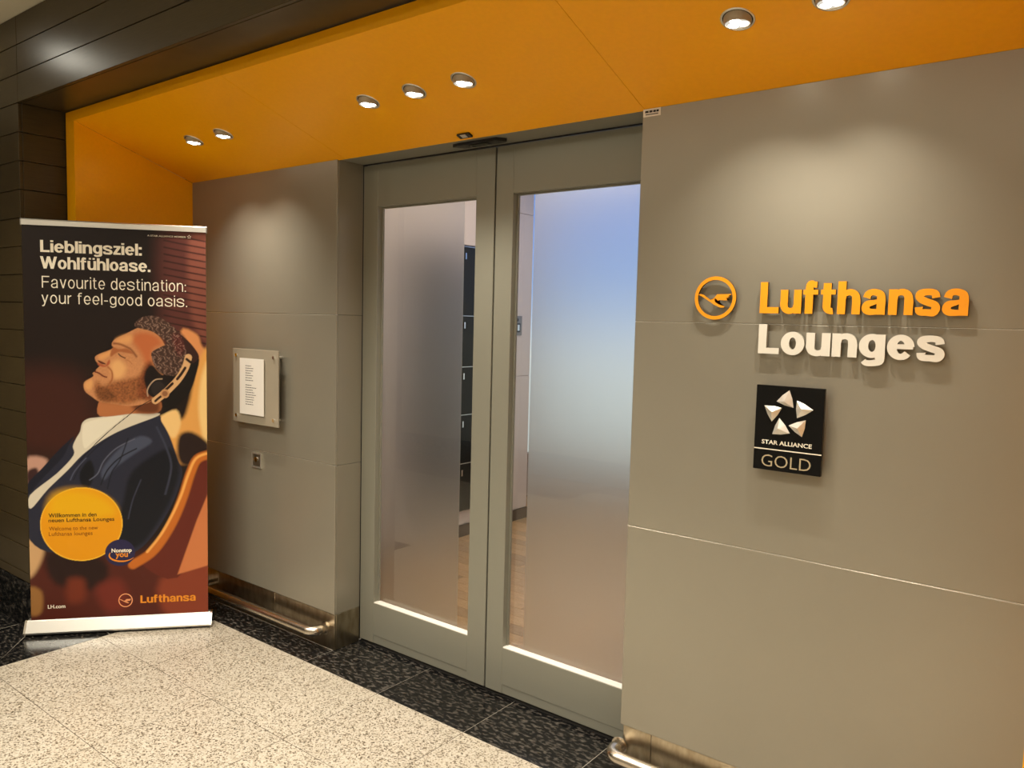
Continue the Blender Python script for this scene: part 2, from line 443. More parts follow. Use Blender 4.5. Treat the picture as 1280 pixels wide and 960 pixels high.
# dark granite border along the doors
tile(-.113, X0, Y0, 0, GRAN, 'granite_tile')
xs = [X0+i*PIT for i in range(10)]
for i, (a, b) in enumerate(zip(xs, xs[1:])):
    if i in (2, 3, 4): tile(a, b, Y0, RC+.07, GRAN, 'granite_tile')
    elif i == 5:
        bm = bmesh.new(); prism(bm, [(a+g, Y0+g), (b-g, Y0+g), (b-g, -g), (B_, -g), (B_, RC+.07), (a+g, RC+.07)], 2, -.0011, -.0008)
        mesh_obj('granite_tile', bm, GRAN, fl)
    else: tile(a, b, Y0, 0, GRAN, 'granite_tile')
# granite field left of the beige floor, with the mitred joint at the corner of the portal
def gpoly(pts):
    bm = bmesh.new(); cx = sum(p[0] for p in pts)/len(pts); cy = sum(p[1] for p in pts)/len(pts)
    q = [(x+(.003 if x < cx else -.003), y+(.003 if y < cy else -.003)) for x, y in pts]
    prism(bm, q, 2, -.0008, 0); mesh_obj('granite_tile', bm, GRAN, fl)
gpoly([(XO, -.66), (X0, -.66), (X0, Y0), (XO, Y0)])
gpoly([(XO, YW), (X0, -1.247), (X0, -.66), (XO, -.66)])
gpoly([(XO, YW), (-.262, YW), (-.262, -1.247), (X0, -1.247)])
for k in range(4): gpoly([(-.262-PIT*(k+1), -1.247), (-.262-PIT*k, -1.247), (-.262-PIT*k, YW), (-.262-PIT*(k+1), YW)])
for j in range(2, 6):
    for k in range(5):
        x1 = X0-k*PIT; y1 = Y0-j*.535
        tile(x1-PIT, x1, y1-.535, y1, TILE, 'tile')
# lounge floorboards
pw = .112
for j in range(35):
    y0 = .26+j*pw
    if y0 > 3.7: break
    off = (j*.37) % 1.0
    x = -1.2-off
    while x < 3.6:
        a, b = max(x, -1.1), min(x+1.3, 3.6)
        if b-a > .03: mesh_obj('plank', B(a+.0012, b-.0012, y0+.0012, y0+pw-.0012, -.0011, 0), PLANK, fl)
        x += 1.3

# corridor ceiling
struct('ceiling', B(-3.0, 7.4, YF, YW+.03, HZT, HZT+.1), CEIL)
struct('wall_front', B(-3.0, 7.4, YF-.1, YF, -.1, HZT+.1), HALL)
struct('baseboard_front', B(-3.0, 7.4, YF, YF+.025, 0, .27, .003), GRAN)
struct('wall_right', B(7.4, 7.5, YF, 4.2, -.1, HZT+.1), HALL)

# taupe wall: backing, panels, returns
def wall_panels():
    bm = bmesh.new()
    for a, b in ((-.10, A_-.03), (B_+.03, E_+.1)): box(bm, a, b, .012, .24, 0, 2.72)
    box(bm, A_-.03, B_+.03, .05, .24, ZT+.02, 2.72)
    wb = struct('wall_back', bm, GAP)
    lv = [(ZB, Z1), (Z1, Z2), (Z2, ZT)]
    q = .0010
    for z0, z1 in lv:
        for a, b, side in ((0, A_, 'L'), (B_, E_, 'R')):
            bm = bmesh.new()
            zz0, zz1 = z0+(q if z0 > ZB else 0), z1-(q if z1 < ZT else 0)
            # folded panel: face plus the return that turns into the door recess
            box(bm, a+.001, b-.001, 0, .012, zz0, zz1, .0018)
            mesh_obj('panel', bm, PANEL, wb)
            bm = bmesh.new()
            if side == 'L': box(bm, A_-.012, A_-.0005, .0125, RC, zz0, zz1, .001)
            else: box(bm, B_+.0005, B_+.012, .0125, RC, zz0, zz1, .001)
            mesh_obj('return_panel', bm, PANEL, wb)
    for z in (Z1, Z2):
        for a, b in ((0.001, A_-.001), (B_+.001, E_-.001)):
            mesh_obj('glint_strip', B(a, b, .0015, .010, z-.0009, z+.0009), ALU, wb)  # bright strip added to paint the lamp glint along the panel edge
    return wb
wb = wall_panels()
# stainless kick plates
kb = struct('baseboard_back', B(.001, A_-.02, .02, .05, .0, ZB), GAP)
for a, b in ((.001, .262), (.262, .835), (.835, A_-.0005)):
    mesh_obj('kick_plate', B(a+.001, b-.001, .003, .014, .002, ZB-.002, .001), KICK, kb)
mesh_obj('kick_plate', B(A_-.013, A_-.001, .0145, RC, .002, ZB-.002, .001), KICK, kb)
for a, b in ((B_+.02, 3.238), (3.238, 3.85), (3.85, E_)):
    mesh_obj('kick_plate', B(a+.001, b-.001, .006, .014, .002, ZB-.002, .001), KICK, kb)
mesh_obj('kick_plate', B(B_+.008, B_+.02, .0145, RC, .002, ZB-.002, .001), KICK, kb)

# wood-clad front wall (left), jamb, header
bm = bmesh.new()
box(bm, -3.0, XO-.02, YW+.02, YW+.30, 0, HZT)
wl = struct('wall_left', bm, WOODD)
BP = .1500
zs = [HZ0-k*BP for k in range(0, 19)]
zlow = .266
q = .0018
for k in range(18):
    z1 = HZ0-k*BP; z0 = max(z1-BP, zlow)
    if z1-zlow < .01: break
    for a, b in ((XO-2.4, XO-1.2), (XO-1.2, XO)):
        mesh_obj('board', B(a+.001, b-.0005, YW, YW+.018, z0+q, z1-q, .0012), WOOD, wl)
    mesh_obj('jamb_board', B(XO-.018, XO, YW+.019, -.66, z0+q, z1-q, .0012), WOOD, wl)
for k in range(3):
    z0 = HZ0+k*BP*.985
    for a, b in ((XO-2.4, XO-1.2), (XO-1.2, XO)):
        mesh_obj('board', B(a+.001, b-.0015, YW, YW+.018, z0+q, z0+BP*.985-q, .0012), WOOD, wl)
bl = struct('baseboard_left', B(XO-2.4, XO-.001, YW-.004, YW+.02, 0, zlow-.003, .0015), GRAN)
mesh_obj('skirting_return', B(XO-.02, XO+.004, YW+.0205, -.66, 0, zlow-.003, .0015), GRAN, bl)
hd = struct('trim_1', B(XO, XR, YW+.02, -.62, HZ0+.02, HZT), WOODD)
for k in range(3):
    z0 = HZ0+k*BP*.985
    mesh_obj('board', B(XO+.001, XR-.001, YW, YW+.018, z0+q, z0+BP*.985-q, .0012), WOOD, hd)
mesh_obj('soffit_board', B(XO+.001, XR-.001, YW+.019, -.655, HZ0, HZ0+.018, .001), WOOD, hd)
# mirrored jamb at the right end of the portal
wr = struct('wall_side', B(XR, 7.4, YW+.02, YW+.3, 0, HZT), WOODD)
for k in range(21):
    z1 = HZT-k*BP; z0 = max(z1-BP, 0)
    if z1 < .05: break
    mesh_obj('board', B(XR, 7.4, YW, YW+.018, z0+q, z1-q, .0012), WOOD, wr)
    if z1 < 2.9: mesh_obj('jamb_board', B(XR, XR+.018, YW+.019, -.66, z0+q, z1-q, .0012), WOOD, wr)

# orange portal lining: sloping soffit, fascia, side panels
YS, ZS = -.686, 2.8105
K_ = (ZS-ZT)/(-YS)
tr = struct('trim_2', None)
for a, b in ((0, 1.412), (1.412, 3.11), (3.11, E_)):
    bm = bmesh.new()
    prism(bm, [(YS, ZS), (0.010, ZT-.010*K_), (0.010, 2.74), (YS+.03, 2.862), (YS, 2.862)], 0, a+.0008, b-.0008)
    mesh_obj('soffit_panel', bm, ORANGE, tr)
for a, b in ((-.099, -.0006), (E_+.0006, E_+.099)):
    bm = bmesh.new()
    prism(bm, [(YS, 0.0), (.012, 0), (.012, ZT-.005), (YS, ZS)], 0, a, b)
    mesh_obj('side_panel', bm, ORANGE, tr)
    bm = bmesh.new(); box(bm, a, b, YS, YS+.03, ZS+.001, 2.862); mesh_obj('fascia_corner', bm, ORANGE, tr)
# soffit over the door recess
dh = struct('trim_3', B(A_, B_, .0005, RC+.08, ZT+.0, ZT+.03), DOORM)
mesh_obj('reveal_strip', B(A_, B_, RC-.004, RC+.003, ZT-.006, ZT-.0005), GAP, dh)

# doors
def leaf(name, x0, x1, gx0, gx1, fx0, fx1):
    d = struct(name, None)
    T, y0 = .05, RC
    zb, zt, gz0, gz1 = .022, ZT-.008, .243, 2.357
    mesh_obj('stile', B(x0, gx0, y0, y0+T, zb, zt, .0015), DOORM, d)
    mesh_obj('stile', B(gx1, x1, y0, y0+T, zb, zt, .0015), DOORM, d)
    mesh_obj('top_rail', B(gx0, gx1, y0+.0005, y0+T, gz1, zt, .001), DOORM, d)
    mesh_obj('bottom_rail', B(gx0, gx1, y0+.0005, y0+T, .066, gz0, .001), DOORM, d)
    mesh_obj('guide_cover', B(gx0, gx1, y0+.003, y0+T-.003, zb, .0645, .001), DOORM, d)
    # glazing beads
    bm = bmesh.new(); e = .008
    box(bm, gx0, gx0+e, y0+.03, y0+.042, gz0, gz1); box(bm, gx1-e, gx1, y0+.03, y0+.042, gz0, gz1)
    box(bm, gx0+e, gx1-e, y0+.03, y0+.042, gz1-e, gz1); 
    mesh_obj('lit_ledge_strip', B(gx0+.0005, gx1-.0005, y0+.0015, y0+.042, gz0+.0003, gz0+.005, .001), WHITEP, d)  # white strip paints the lamplit rail ledge; the frame itself is taupe
    mesh_obj('glazing_bead', bm, BLACKP if False else DOORM, d)
    gp = mesh_obj('glass_pane', B(gx0+.0005, gx1-.0005, y0+.0425, y0+.044, gz0, gz1), GLASS, d)
    mesh_obj('frosted_film', B(fx0, fx1, y0+.0446, y0+.0466, gz0, gz1), FROST, gp)
    return d
d1 = leaf('door_1', A_+.004, 2.2565, 1.474, 2.145, 1.475, 2.036)
d2 = leaf('door_2', 2.2655, B_+.06, 2.365, B_-.02+.03, 2.455, B_+.009)
mesh_obj('leak_stop', B(A_+.002, B_-.002, RC+.012, RC+.04, .0005, .021), GAP, dh)  # dark block added to stop light leaking under the leaves
# brush seal in the gap between the leaves
st = struct('trim_4', B(2.2567, 2.2653, RC+.022, RC+.03, .022, ZT-.008), GAP)

# ---------------------------------------------------------------- lounge behind the doors
LX = .38
bm = bmesh.new(); box(bm, LX-.12, LX-.012, .26, 3.03, 0, 3.2)
wi = struct('wall_inner', bm, LWALL)
def lpanel(y0, y1, z0, z1, m=None, name='panel'):
    mesh_obj(name, B(LX-.012, LX, y0+.002, y1-.002, z0+.002, z1-.002, .001), m or LWALL, wi)
for z0, z1 in ((.10, 1.30), (1.30, 2.72), (2.72, 3.2)):
    lpanel(2.42, 3.03, z0, z1); lpanel(.26, 1.45, z0, z1)
lpanel(1.45, 2.42, 2.38, 3.2); lpanel(1.45, 2.42, .10, .215)
struct('baseboard_inner', B(LX, LX+.012, .26, 3.03, 0, .098, .001), BROWN)
struct('wall_inner_back', B(-1.2, 3.7, 3.75, 3.85, 0, .42), LWALL)
struct('wall_inner_right', B(3.6, 3.7, .26, 3.75, 0, 3.3), LWALL)
struct('ceiling_inner', B(-1.2, 3.7, .24, 3.85, 3.2, 3.3), LWALL)
struct('wall_inner_left', B(-1.2, -1.1, .26, 3.75, 0, 3.3), LWALL)

# daylight window: lit panes with a soft sky behind, in a slim frame
def sky_pane():
    m = bpy.data.materials.new('daylit_window_pane'); m.use_nodes = True; nt = m.node_tree; nt.nodes.clear()
    o = nt.nodes.new('ShaderNodeOutputMaterial'); e = nt.nodes.new('ShaderNodeEmission')
    gg = nt.nodes.new('ShaderNodeNewGeometry'); s = nt.nodes.new('ShaderNodeSeparateXYZ'); mr = nt.nodes.new('ShaderNodeMapRange')
    mr.inputs['From Min'].default_value = .4; mr.inputs['From Max'].default_value = 3.2
    cr = nt.nodes.new('ShaderNodeValToRGB'); cr.color_ramp.elements[0].color = (.55, .60, .60, 1); cr.color_ramp.elements[0].position = 0
    cr.color_ramp.elements[1].color = (.22, .40, .95, 1); cr.color_ramp.elements[1].position = .85
    k = cr.color_ramp.elements.new(.38); k.color = (.80, .88, .90, 1)
    k = cr.color_ramp.elements.new(.60); k.color = (.36, .55, .98, 1)
    nt.links.new(gg.outputs['Position'], s.inputs[0]); nt.links.new(s.outputs['Z'], mr.inputs['Value'])
    nt.links.new(mr.outputs['Result'], cr.inputs[0]); nt.links.new(cr.outputs[0], e.inputs['Color'])
    e.inputs['Strength'].default_value = 1.0
    nt.links.new(e.outputs[0], o.inputs[0]); return m
SKY = sky_pane()
wn = struct('window_1', None)
for a, b in ((-1.1, .2), (.2, 1.9), (1.9, 3.6)):
    mesh_obj('pane', B(a+.03, b-.03, 3.765, 3.775, .45, 3.17), SKY, wn)
for a in (-1.1, .2, 1.9, 3.6): mesh_obj('frame', B(a-.028, a+.028, 3.75, 3.79, .44, 3.19), ALU, wn)
mesh_obj('sill', B(-1.1, 3.6, 3.72, 3.80, .42, .445), LWALL, wn)
mesh_obj('frame', B(-1.1, 3.6, 3.75, 3.79, 3.17, 3.2), ALU, wn)

# ================================================================ THINGS
# ---- downlights
nrm = Vector((0, -K_, -1)).normalized()
def downlight(x, label, watts, tilt=-.03):
    yy = -.346; zz = ZT-K_*yy
    t = thing('downlight', label, 'downlight', (x, yy, zz), 0, 'downlights in the orange soffit')
    a = Vector((1, 0, 0)); b = nrm.cross(a).normalized()
    def ring(rad, off): return [off*nrm + rad*(math.cos(2*PI*k/32)*a+math.sin(2*PI*k/32)*b) for k in range(32)]
    def loft(rs, m, name, cap=False, par=t, flat=False):
        bm = bmesh.new(); R = [[bm.verts.new(p) for p in r] for r in rs]
        for A, D in zip(R, R[1:]):
            for k in range(32): bm.faces.new((A[k], A[(k+1) % 32], D[(k+1) % 32], D[k]))
        if cap: bm.faces.new(R[-1])
        bmesh.ops.recalc_face_normals(bm, faces=bm.faces[:])
        return mesh_obj(name, bm, m, par, smooth=not flat)
    loft([ring(.0515, 0), ring(.051, .0025), ring(.0455, .003), ring(.0445, .0005)], ALU, 'trim_ring')
    loft([ring(.0447, .0006), ring(.0415, .0006)], GAP, 'recess_gap')
    dz = Vector((0, tilt, -1)).normalized()
    a2 = Vector((1, 0, 0)); b2 = dz.cross(a2).normalized(); 
    c0 = Vector((0, 0, -.0145))
    def ring2(rad, off): return [c0+off*dz + rad*(math.cos(2*PI*k/32)*a2+math.sin(2*PI*k/32)*b2) for k in range(32)]
    h = loft([ring(.0418, -.002), [(p*.55+q_*.45)*1.012 for p, q_ in zip(ring(.042, -.002), ring2(.0405, 0))], ring2(.0395, -.001), ring2(.0385, .001), ring2(.0365, .001), ring2(.0358, -.002)], HOOD, 'lamp_head')
    bm = bmesh.new(); disc_cyl(bm, c0-.0025*dz, dz, .0365, .0008, 32); mesh_obj('lamp_face', bm, REFL, t)
    bm = bmesh.new()
    for k in range(3):
        an = PI/2+k*2*PI/3
        pc = c0+.0178*(math.cos(an)*a2+math.sin(an)*b2)-.0016*dz
        bm2 = bmesh.new(); disc_cyl(bm2, pc, dz, .0155, .0035, 20, .0135); mesh_obj('led_lens', bm2, LENS, t)
    bm.free()
    l = spot('downlight_beam', (0, 0, 0), (0, .13, -1), watts, (1, .92, .79), 98, 1.0, .012)
    l.parent = t; l.location = c0+dz*.012
    return t
HOOD = mat('bronze_lamp_housing', (.42, .36, .26), .35, .2)
REFL = emis('lit_reflector', (1, .93, .80), .75)
LW = 37
for x, s in ((.613, 'recessed swivel spot, leftmost of the pair above the roll-up banner'),
             (.889, 'recessed swivel spot, right one of the pair above the roll-up banner'),
             (1.976, 'recessed swivel spot, leftmost of the three above the glass doors'),
             (2.251, 'recessed swivel spot, middle one of the three above the glass doors'),
             (2.515, 'recessed swivel spot, rightmost of the three above the glass doors'),
             (3.602, 'recessed swivel spot at the top edge, above the winged ring emblem'),
             (3.871, 'recessed swivel spot cut by the top edge, furthest right of all spots')):
    downlight(x, s, LW)

# ---- emblem
em = thing('wall_emblem', 'orange ring with a flying crane inside, mounted left of the orange lettering', 'sign', (3.431, 0, 1.880))
bm = bmesh.new()
pts = [(math.cos(2*PI*k/40)*.0705, math.sin(2*PI*k/40)*.0695) for k in range(40)]
add_piece(bm, ('ring', pts, [.0125]*40), lambda a: a, lambda b: b, -.023, -.013)
bmesh.ops.recalc_face_normals(bm, faces=bm.faces[:])
mesh_obj('ring', bm, [SIGNO, SIGNSIDE], em)
CR = [(3.376, 1.892), (3.386, 1.8945), (3.398, 1.8905), (3.4215, 1.8735), (3.431, 1.8755), (3.437, 1.881), (3.447, 1.893), (3.499, 1.894), (3.498, 1.8905), (3.487, 1.889), (3.495, 1.886), (3.484, 1.884), (3.491, 1.8805), (3.481, 1.879), (3.485, 1.872), (3.456, 1.8725), (3.44, 1.866), (3.455, 1.857), (3.476, 1.851), (3.474, 1.847), (3.46, 1.846), (3.439, 1.855), (3.415, 1.870), (3.392, 1.884)]
def crane(bm, cx, cz, s, y0, y1):
    P_ = [((x-3.4395)*s+cx, (z-1.880)*s+cz) for x, z in CR]
    P_ = P_[::-1]
    A = [bm.verts.new((a, y0, b)) for a, b in P_]; D = [bm.verts.new((a, y1, b)) for a, b in P_]
    bm.faces.new(A); bm.faces.new(D[::-1]).material_index = 1
    for i in range(len(P_)):
        bm.faces.new((A[i], D[i], D[(i+1) % len(P_)], A[(i+1) % len(P_)])).material_index = 1
    bmesh.ops.triangulate(bm, faces=[f for f in bm.faces if len(f.verts) > 4])
    bmesh.ops.recalc_face_normals(bm, faces=bm.faces[:])
bm = bmesh.new(); crane(bm, 0, 0, 1, -.023, -.019); 
mesh_obj('crane', bm, [SIGNO, SIGNSIDE], em)
for a in (35, 145, 215, 325):
    bm = bmesh.new(); disc_cyl(bm, (.0705*math.cos(a*PI/180), 0, .0695*math.sin(a*PI/180)), (0, -1, 0), .003, .014, 8); mesh_obj('standoff', bm, ALU, em)
bm = bmesh.new(); disc_cyl(bm, (-.006, 0, -.007), (0, -1, 0), .003, .0195, 8); mesh_obj('standoff', bm, ALU, em)

# ---- raised lettering
def raised(name, label, text, x0, x1, zb, cap, m):
    t = thing(name, label, 'sign', (x0, 0, zb))
    ls = word('letter', text, 0, x1-x0, 0, cap, 24, 19, 4.6, -.023, -.011, [m, SIGNSIDE if m is SIGNO else SIGNW2], t, True)
    for l in ls:
        xs_ = [v.co.x for v in l.data.vertices]; zs_ = [v.co.z for v in l.data.vertices]
        bm = bmesh.new(); mx_ = (min(xs_)+max(xs_))/2
        # two short pins behind each letter
        best = sorted(l.data.vertices, key=lambda v: abs(v.co.x-min(xs_)-.008)+abs(v.co.z-.02))[0].co
        disc_cyl(bm, (best.x+.004, 0, best.z), (0, -1, 0), .0025, .012, 8)
        mesh_obj('pin', bm, ALU, l)
    return t
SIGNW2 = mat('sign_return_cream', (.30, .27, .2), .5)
raised('raised_lettering', 'orange raised letters of the upper line on the taupe wall', 'Lufthansa', 3.593, 4.217, 1.829, .1045, SIGNO)
raised('raised_lettering', 'cream white raised letters of the lower line, under the orange word', 'Lounges', 3.594, 4.160, 1.6925, .0995, SIGNW)

# ---- star plaque
pq = thing('wall_plaque', 'black plaque with five silver faceted triangles and GOLD below them', 'plaque', (3.7175, 0, 1.443))
PX, PZ = 3.7175, 1.443
PLB = mat('black_gloss_plaque', (.005, .005, .005), .2, 0, .2)
SILV = mat('satin_silver_relief', (.80, .77, .70), .38, .5)
GOLDT = mat('pale_gold_print', (.62, .52, .34), .35, .5)
mesh_obj('plate', B(-.1125, .1125, -.046, -.032, -.1430, .1445, .0012), PLB, pq)
mesh_obj('backing', B(-.101, .101, -.0315, -.001, -.128, .128, .001), mat('grey_backing_block', (.25, .23, .19), .5), pq)
for T in ([(3.675, 1.535), (3.716, 1.575), (3.732, 1.518), (3.705, 1.538)], [(3.742, 1.543), (3.796, 1.516), (3.745, 1.485), (3.762, 1.518)],
          [(3.635, 1.518), (3.694, 1.515), (3.662, 1.466), (3.665, 1.5)], [(3.687, 1.48), (3.724, 1.432), (3.666, 1.424), (3.689, 1.446)],
          [(3.719, 1.458), (3.774, 1.481), (3.764, 1.424), (3.752, 1.453)]):
    bm = bmesh.new()
    T = [(a-PX, b-PZ) for a, b in T]
    o3, ap = T[:3], T[3]; cx = sum(p[0] for p in o3)/3; cz = sum(p[1] for p in o3)/3
    rim = []
    for i in range(3):
        p, q_ = o3[i], o3[(i+1) % 3]; rim.append(p)
        mx_, mz_ = (p[0]+q_[0])/2, (p[1]+q_[1])/2
        rim.append((mx_+(mx_-cx)*.16, mz_+(mz_-cz)*.16))
    F_ = [bm.verts.new((a, -.0475, b)) for a, b in rim]; K2 = [bm.verts.new((a, -.0458, b)) for a, b in rim]
    top = bm.verts.new((ap[0], -.064, ap[1]))
    for i in range(6):
        bm.faces.new((F_[i], F_[(i+1) % 6], top)); bm.faces.new((F_[i], K2[i], K2[(i+1) % 6], F_[(i+1) % 6]))
    bmesh.ops.recalc_face_normals(bm, faces=bm.faces[:])
    mesh_obj('triangle', bm, SILV, pq)
mesh_obj('rule', B(-.1115, .1115, -.0468, -.0458, -.0732, -.0698), PWHITE, pq)
lab(word('lettering', 'STAR ALLIANCE', 0, 1, 0, 1, 9, 9, 8, -.0468, -.0458, [PWHITE, PWHITE], pq)[0], 'white STAR ALLIANCE lettering') if False else None
lab(text_part('lettering', 'STAR ALLIANCE', -.086, .080, -.0545, -.040, -.0468, PWHITE, pq, .018), 'small white capitals STAR ALLIANCE')
lab(text_part('lettering', 'GOLD', -.084, .080, -.1305, -.090, -.0468, GOLDT, pq, -.008), 'thin pale gold capitals GOLD')

# ---- notice board on the left panel
nb = thing('notice_board', 'grey plate on four studs holding a white printed notice, left of the doors', 'notice board', (.7165, 0, 1.372))
PLT = mat('satin_glass_plate', (.40, .36, .28), .22, .2)
mesh_obj('plate', B(-.2165, .2165, -.045, -.037, -.210, .2145, .0015), PLT, nb)
mesh_obj('backing', B(-.125, .125, -.036, -.001, -.195, .19, .001), mat('grey_block', (.25, .23, .19), .5), nb)
mesh_obj('notice_sheet', B(-.136, .095, -.0545, -.0515, -.158, .162, .0006), mat('white_paper', (.80, .76, .70), .5), nb)
mesh_obj('sheet_holder', B(-.131, .090, -.0512, -.0455, -.153, .157, .0006), mat('clear_acrylic_edge', (.55, .50, .42), .2), nb)
for x in (-.178, .178):
    for z in (-.172, .177):
        bm = bmesh.new(); disc_cyl(bm, (x, -.052, z), (0, 1, 0), .0095, .051, 16); mesh_obj('stud', bm, CHROME, nb)
rows = [('Lounge', 0), ('Opening hours', 0), ('05:00 - 22:00', 0), ('Mo - Fr', 0), ('05:00 - 22:00', 0), ('Sa - So', 0), ('06:00 - 22:00', 0), ('', 0), ('Lounge', 0), ('Daily service hours', 0), ('First Class', 0), ('05:00 - 22:00', 0), ('Business Class guests', 0), ('05:00 - 22:00', 0), ('Senator members', 0), ('Daily', 0), ('05:00 - 22:00', 0)]
rows = [.045, .062, .058, .040, .058, .048, .058, 0, .046, .082, .056, .066, .080, .066, .064, .056, .060]
import random
random.seed(4)
bm = bmesh.new()
for i, L_ in enumerate(rows):
    if not L_: continue
    z = .118-i*.0137; x = -.078
    end = x+L_*1.25
    while x < end:
        l_ = random.uniform(.008, .018); box(bm, x, min(x+l_, end), -.0549, -.0544, z, z+.0042); x += l_+.0035
pl = lab(mesh_obj('print_line', bm, mat('grey_ink', (.12, .11, .11), .6), nb), 'lines of tiny grey print, too small to read'); pl['kind'] = 'stuff'

# ---- key switch
ks = thing('key_switch', 'small square metal key switch just under the notice board', 'switch', (.674, 0, .945))
bm = bmesh.new()
for a in ((-.046, .046, .036, .044), (-.046, .046, -.044, -.036), (-.046, -.038, -.036, .036), (.038, .046, -.036, .036)): box(bm, a[0], a[1], -.010, -.0005, a[2], a[3])
mesh_obj('frame', bm, ALU, ks)
mesh_obj('switch_plate', B(-.037, .037, -.006, -.001, -.0355, .0355, .001), mat('dark_bronze', (.14, .11, .075), .35, .6), ks)
bm = bmesh.new(); disc_cyl(bm, (0, -.005, .006), (0, -1, 0), .014, .008, 20); mesh_obj('lock_cylinder', bm, CHROME, ks)
mesh_obj('keyhole', B(-.0018, .0018, -.0136, -.0129, 0, .012), BLACKP, ks)

# ---- bumper rails
def arc(c, r_, a0, a1, z, n=7):
    return [(c[0]+r_*math.cos(a0+(a1-a0)*k/n), c[1]+r_*math.sin(a0+(a1-a0)*k/n), z) for k in range(n+1)]
def rail(name, label, x0, x1, closed_left, closed_right, z=.108, yc=-.085):
    t = thing(name, label, 'rail', ((x0+x1)/2, 0, 0))
    ox = (x0+x1)/2; R_ = .045
    path = []
    if closed_left: path += [(x0-ox, .001, z)] + arc((x0-ox+R_, yc+R_), R_, PI, 1.5*PI, z)
    else: path += [(x0-ox, yc, z)]
    if closed_right: path += arc((x1-ox-R_, yc+R_), R_, 1.5*PI, 2*PI, z) + [(x1-ox, .001, z)]
    else: path += [(x1-ox, yc, z)]
    o = mesh_obj('tube', tube(bmesh.new(), path, .0265, 24), STEEL, t, True)
    for x, on in ((x0-ox, closed_left), (x1-ox, closed_right)):
        if on:
            bm = bmesh.new(); disc_cyl(bm, (x, .0028, z), (0, -1, 0), .034, .005, 24); mesh_obj('flange', bm, STEEL, t)
    for x in ((x1-.42)-ox if x0 > 2 else (x0+.09)-ox,):
        bm = bmesh.new(); tube(bm, [(x, .003, z), (x, yc, z)], .011, 12); mesh_obj('bracket', bm, STEEL, t)
rail('bumper_rail', 'brushed steel bumper rail low on the wall between banner and doors', .12, 1.285, True, True)
rail('bumper_rail', 'brushed steel bumper rail low on the wall right of the doors', 3.103, 4.42, True, True)

# ---- sensor, tag, sticker
sb = thing('door_sensor', 'flat black motion sensor under the soffit above the doors', 'sensor', (2.24, .075, ZT))
mesh_obj('housing', (lambda bm: prism(bm, [(-.140, -.018), (-.105, .030), (.130, .030), (.148, .014), (.118, -.026), (-.10, -.026)], 2, -.014, -.0005))(bmesh.new()), BLACKP, sb)
mesh_obj('sensor_window', B(-.045, .06, -.018, .020, -.0165, -.0143, .001), BLKGL, sb)
tg = thing('sensor_tag', 'small dark clip on the orange soffit edge above the door sensor', 'clip', (2.245, -.026, ZT+.026*K_))
o = mesh_obj('clip', B(-.034, .036, -.016, .014, -.010, -.001, .001), BLACKP, tg); o.rotation_euler = (-math.atan(K_), 0, 0)
o = mesh_obj('clip_label', B(-.014, .016, -.0165, .006, -.0112, -.0102), ALU, tg); o.rotation_euler = (-math.atan(K_), 0, 0)
sk = thing('wall_sticker', 'small white inventory sticker at the top corner beside the right door', 'sticker', (3.143, 0, 2.565))
mesh_obj('sticker', B(-.036, .036, -.0016, -.0002, -.0150, .0135), WHITEP, sk)
bm = bmesh.new()
for k, (a, b) in enumerate(((-.028, -.014), (-.011, .002), (.005, .016), (.018, .028))): box(bm, a, b, -.0022, -.0015, -.001, .007)
box(bm, -.026, .026, -.0022, -.0015, -.0085, -.0055)
mesh_obj('barcode', bm, BLACKP, sk)

# ---- lounge: wall switch, black cabinet
sw = thing('access_panel', 'grey access panel on the blush lounge wall, seen through the right door', 'switch', (LX, 2.832, 1.745))
mesh_obj('plate', B(0, .008, -.055, .055, -.085, .085, .002), mat('grey_panel_metal', (.26, .25, .24), .4, .3), sw)
bm = bmesh.new(); disc_cyl(bm, (.008, -.012, .050), (1, 0, 0), .014, .002, 16); mesh_obj('indicator', bm, BLACKP, sw)
mesh_obj('reader_slot', B(.008, .011, -.028, .028, -.058, .020, .001), BLACKP, sw)
mesh_obj('reader_face', B(.0112, .013, -.016, .014, -.044, .008, .001), ALU, sw)
cb = thing('black_cabinet', 'tall black glass-fronted cabinet in the lounge, seen through the left door', 'cabinet', (LX, 1.935, .215))
mesh_obj('body', B(-.011, .012, -.483, .483, .003, 2.160), BLKGL, cb)
for i, (a, b) in enumerate(((.01, .40), (.40, .80), (.80, 1.19), (1.19, 1.60), (1.60, 2.15))):
    for ya, yb in ((-.48, 0), (0, .48)):
        dd = mesh_obj('cabinet_door', B(.0125, .026, ya+.003, yb-.003, a+.003, b-.003, .001), BLKGL, cb)
        bm = bmesh.new(); box(bm, .0262, .034, (ya+.16 if ya < 0 else .15), (ya+.185 if ya < 0 else .165), b-.10, b-.05); mesh_obj('handle', bm, CHROME, dd)
    mesh_obj('shelf_edge', B(.013, .030, -.48, .48, b-.002, b+.0025), ALU, cb)

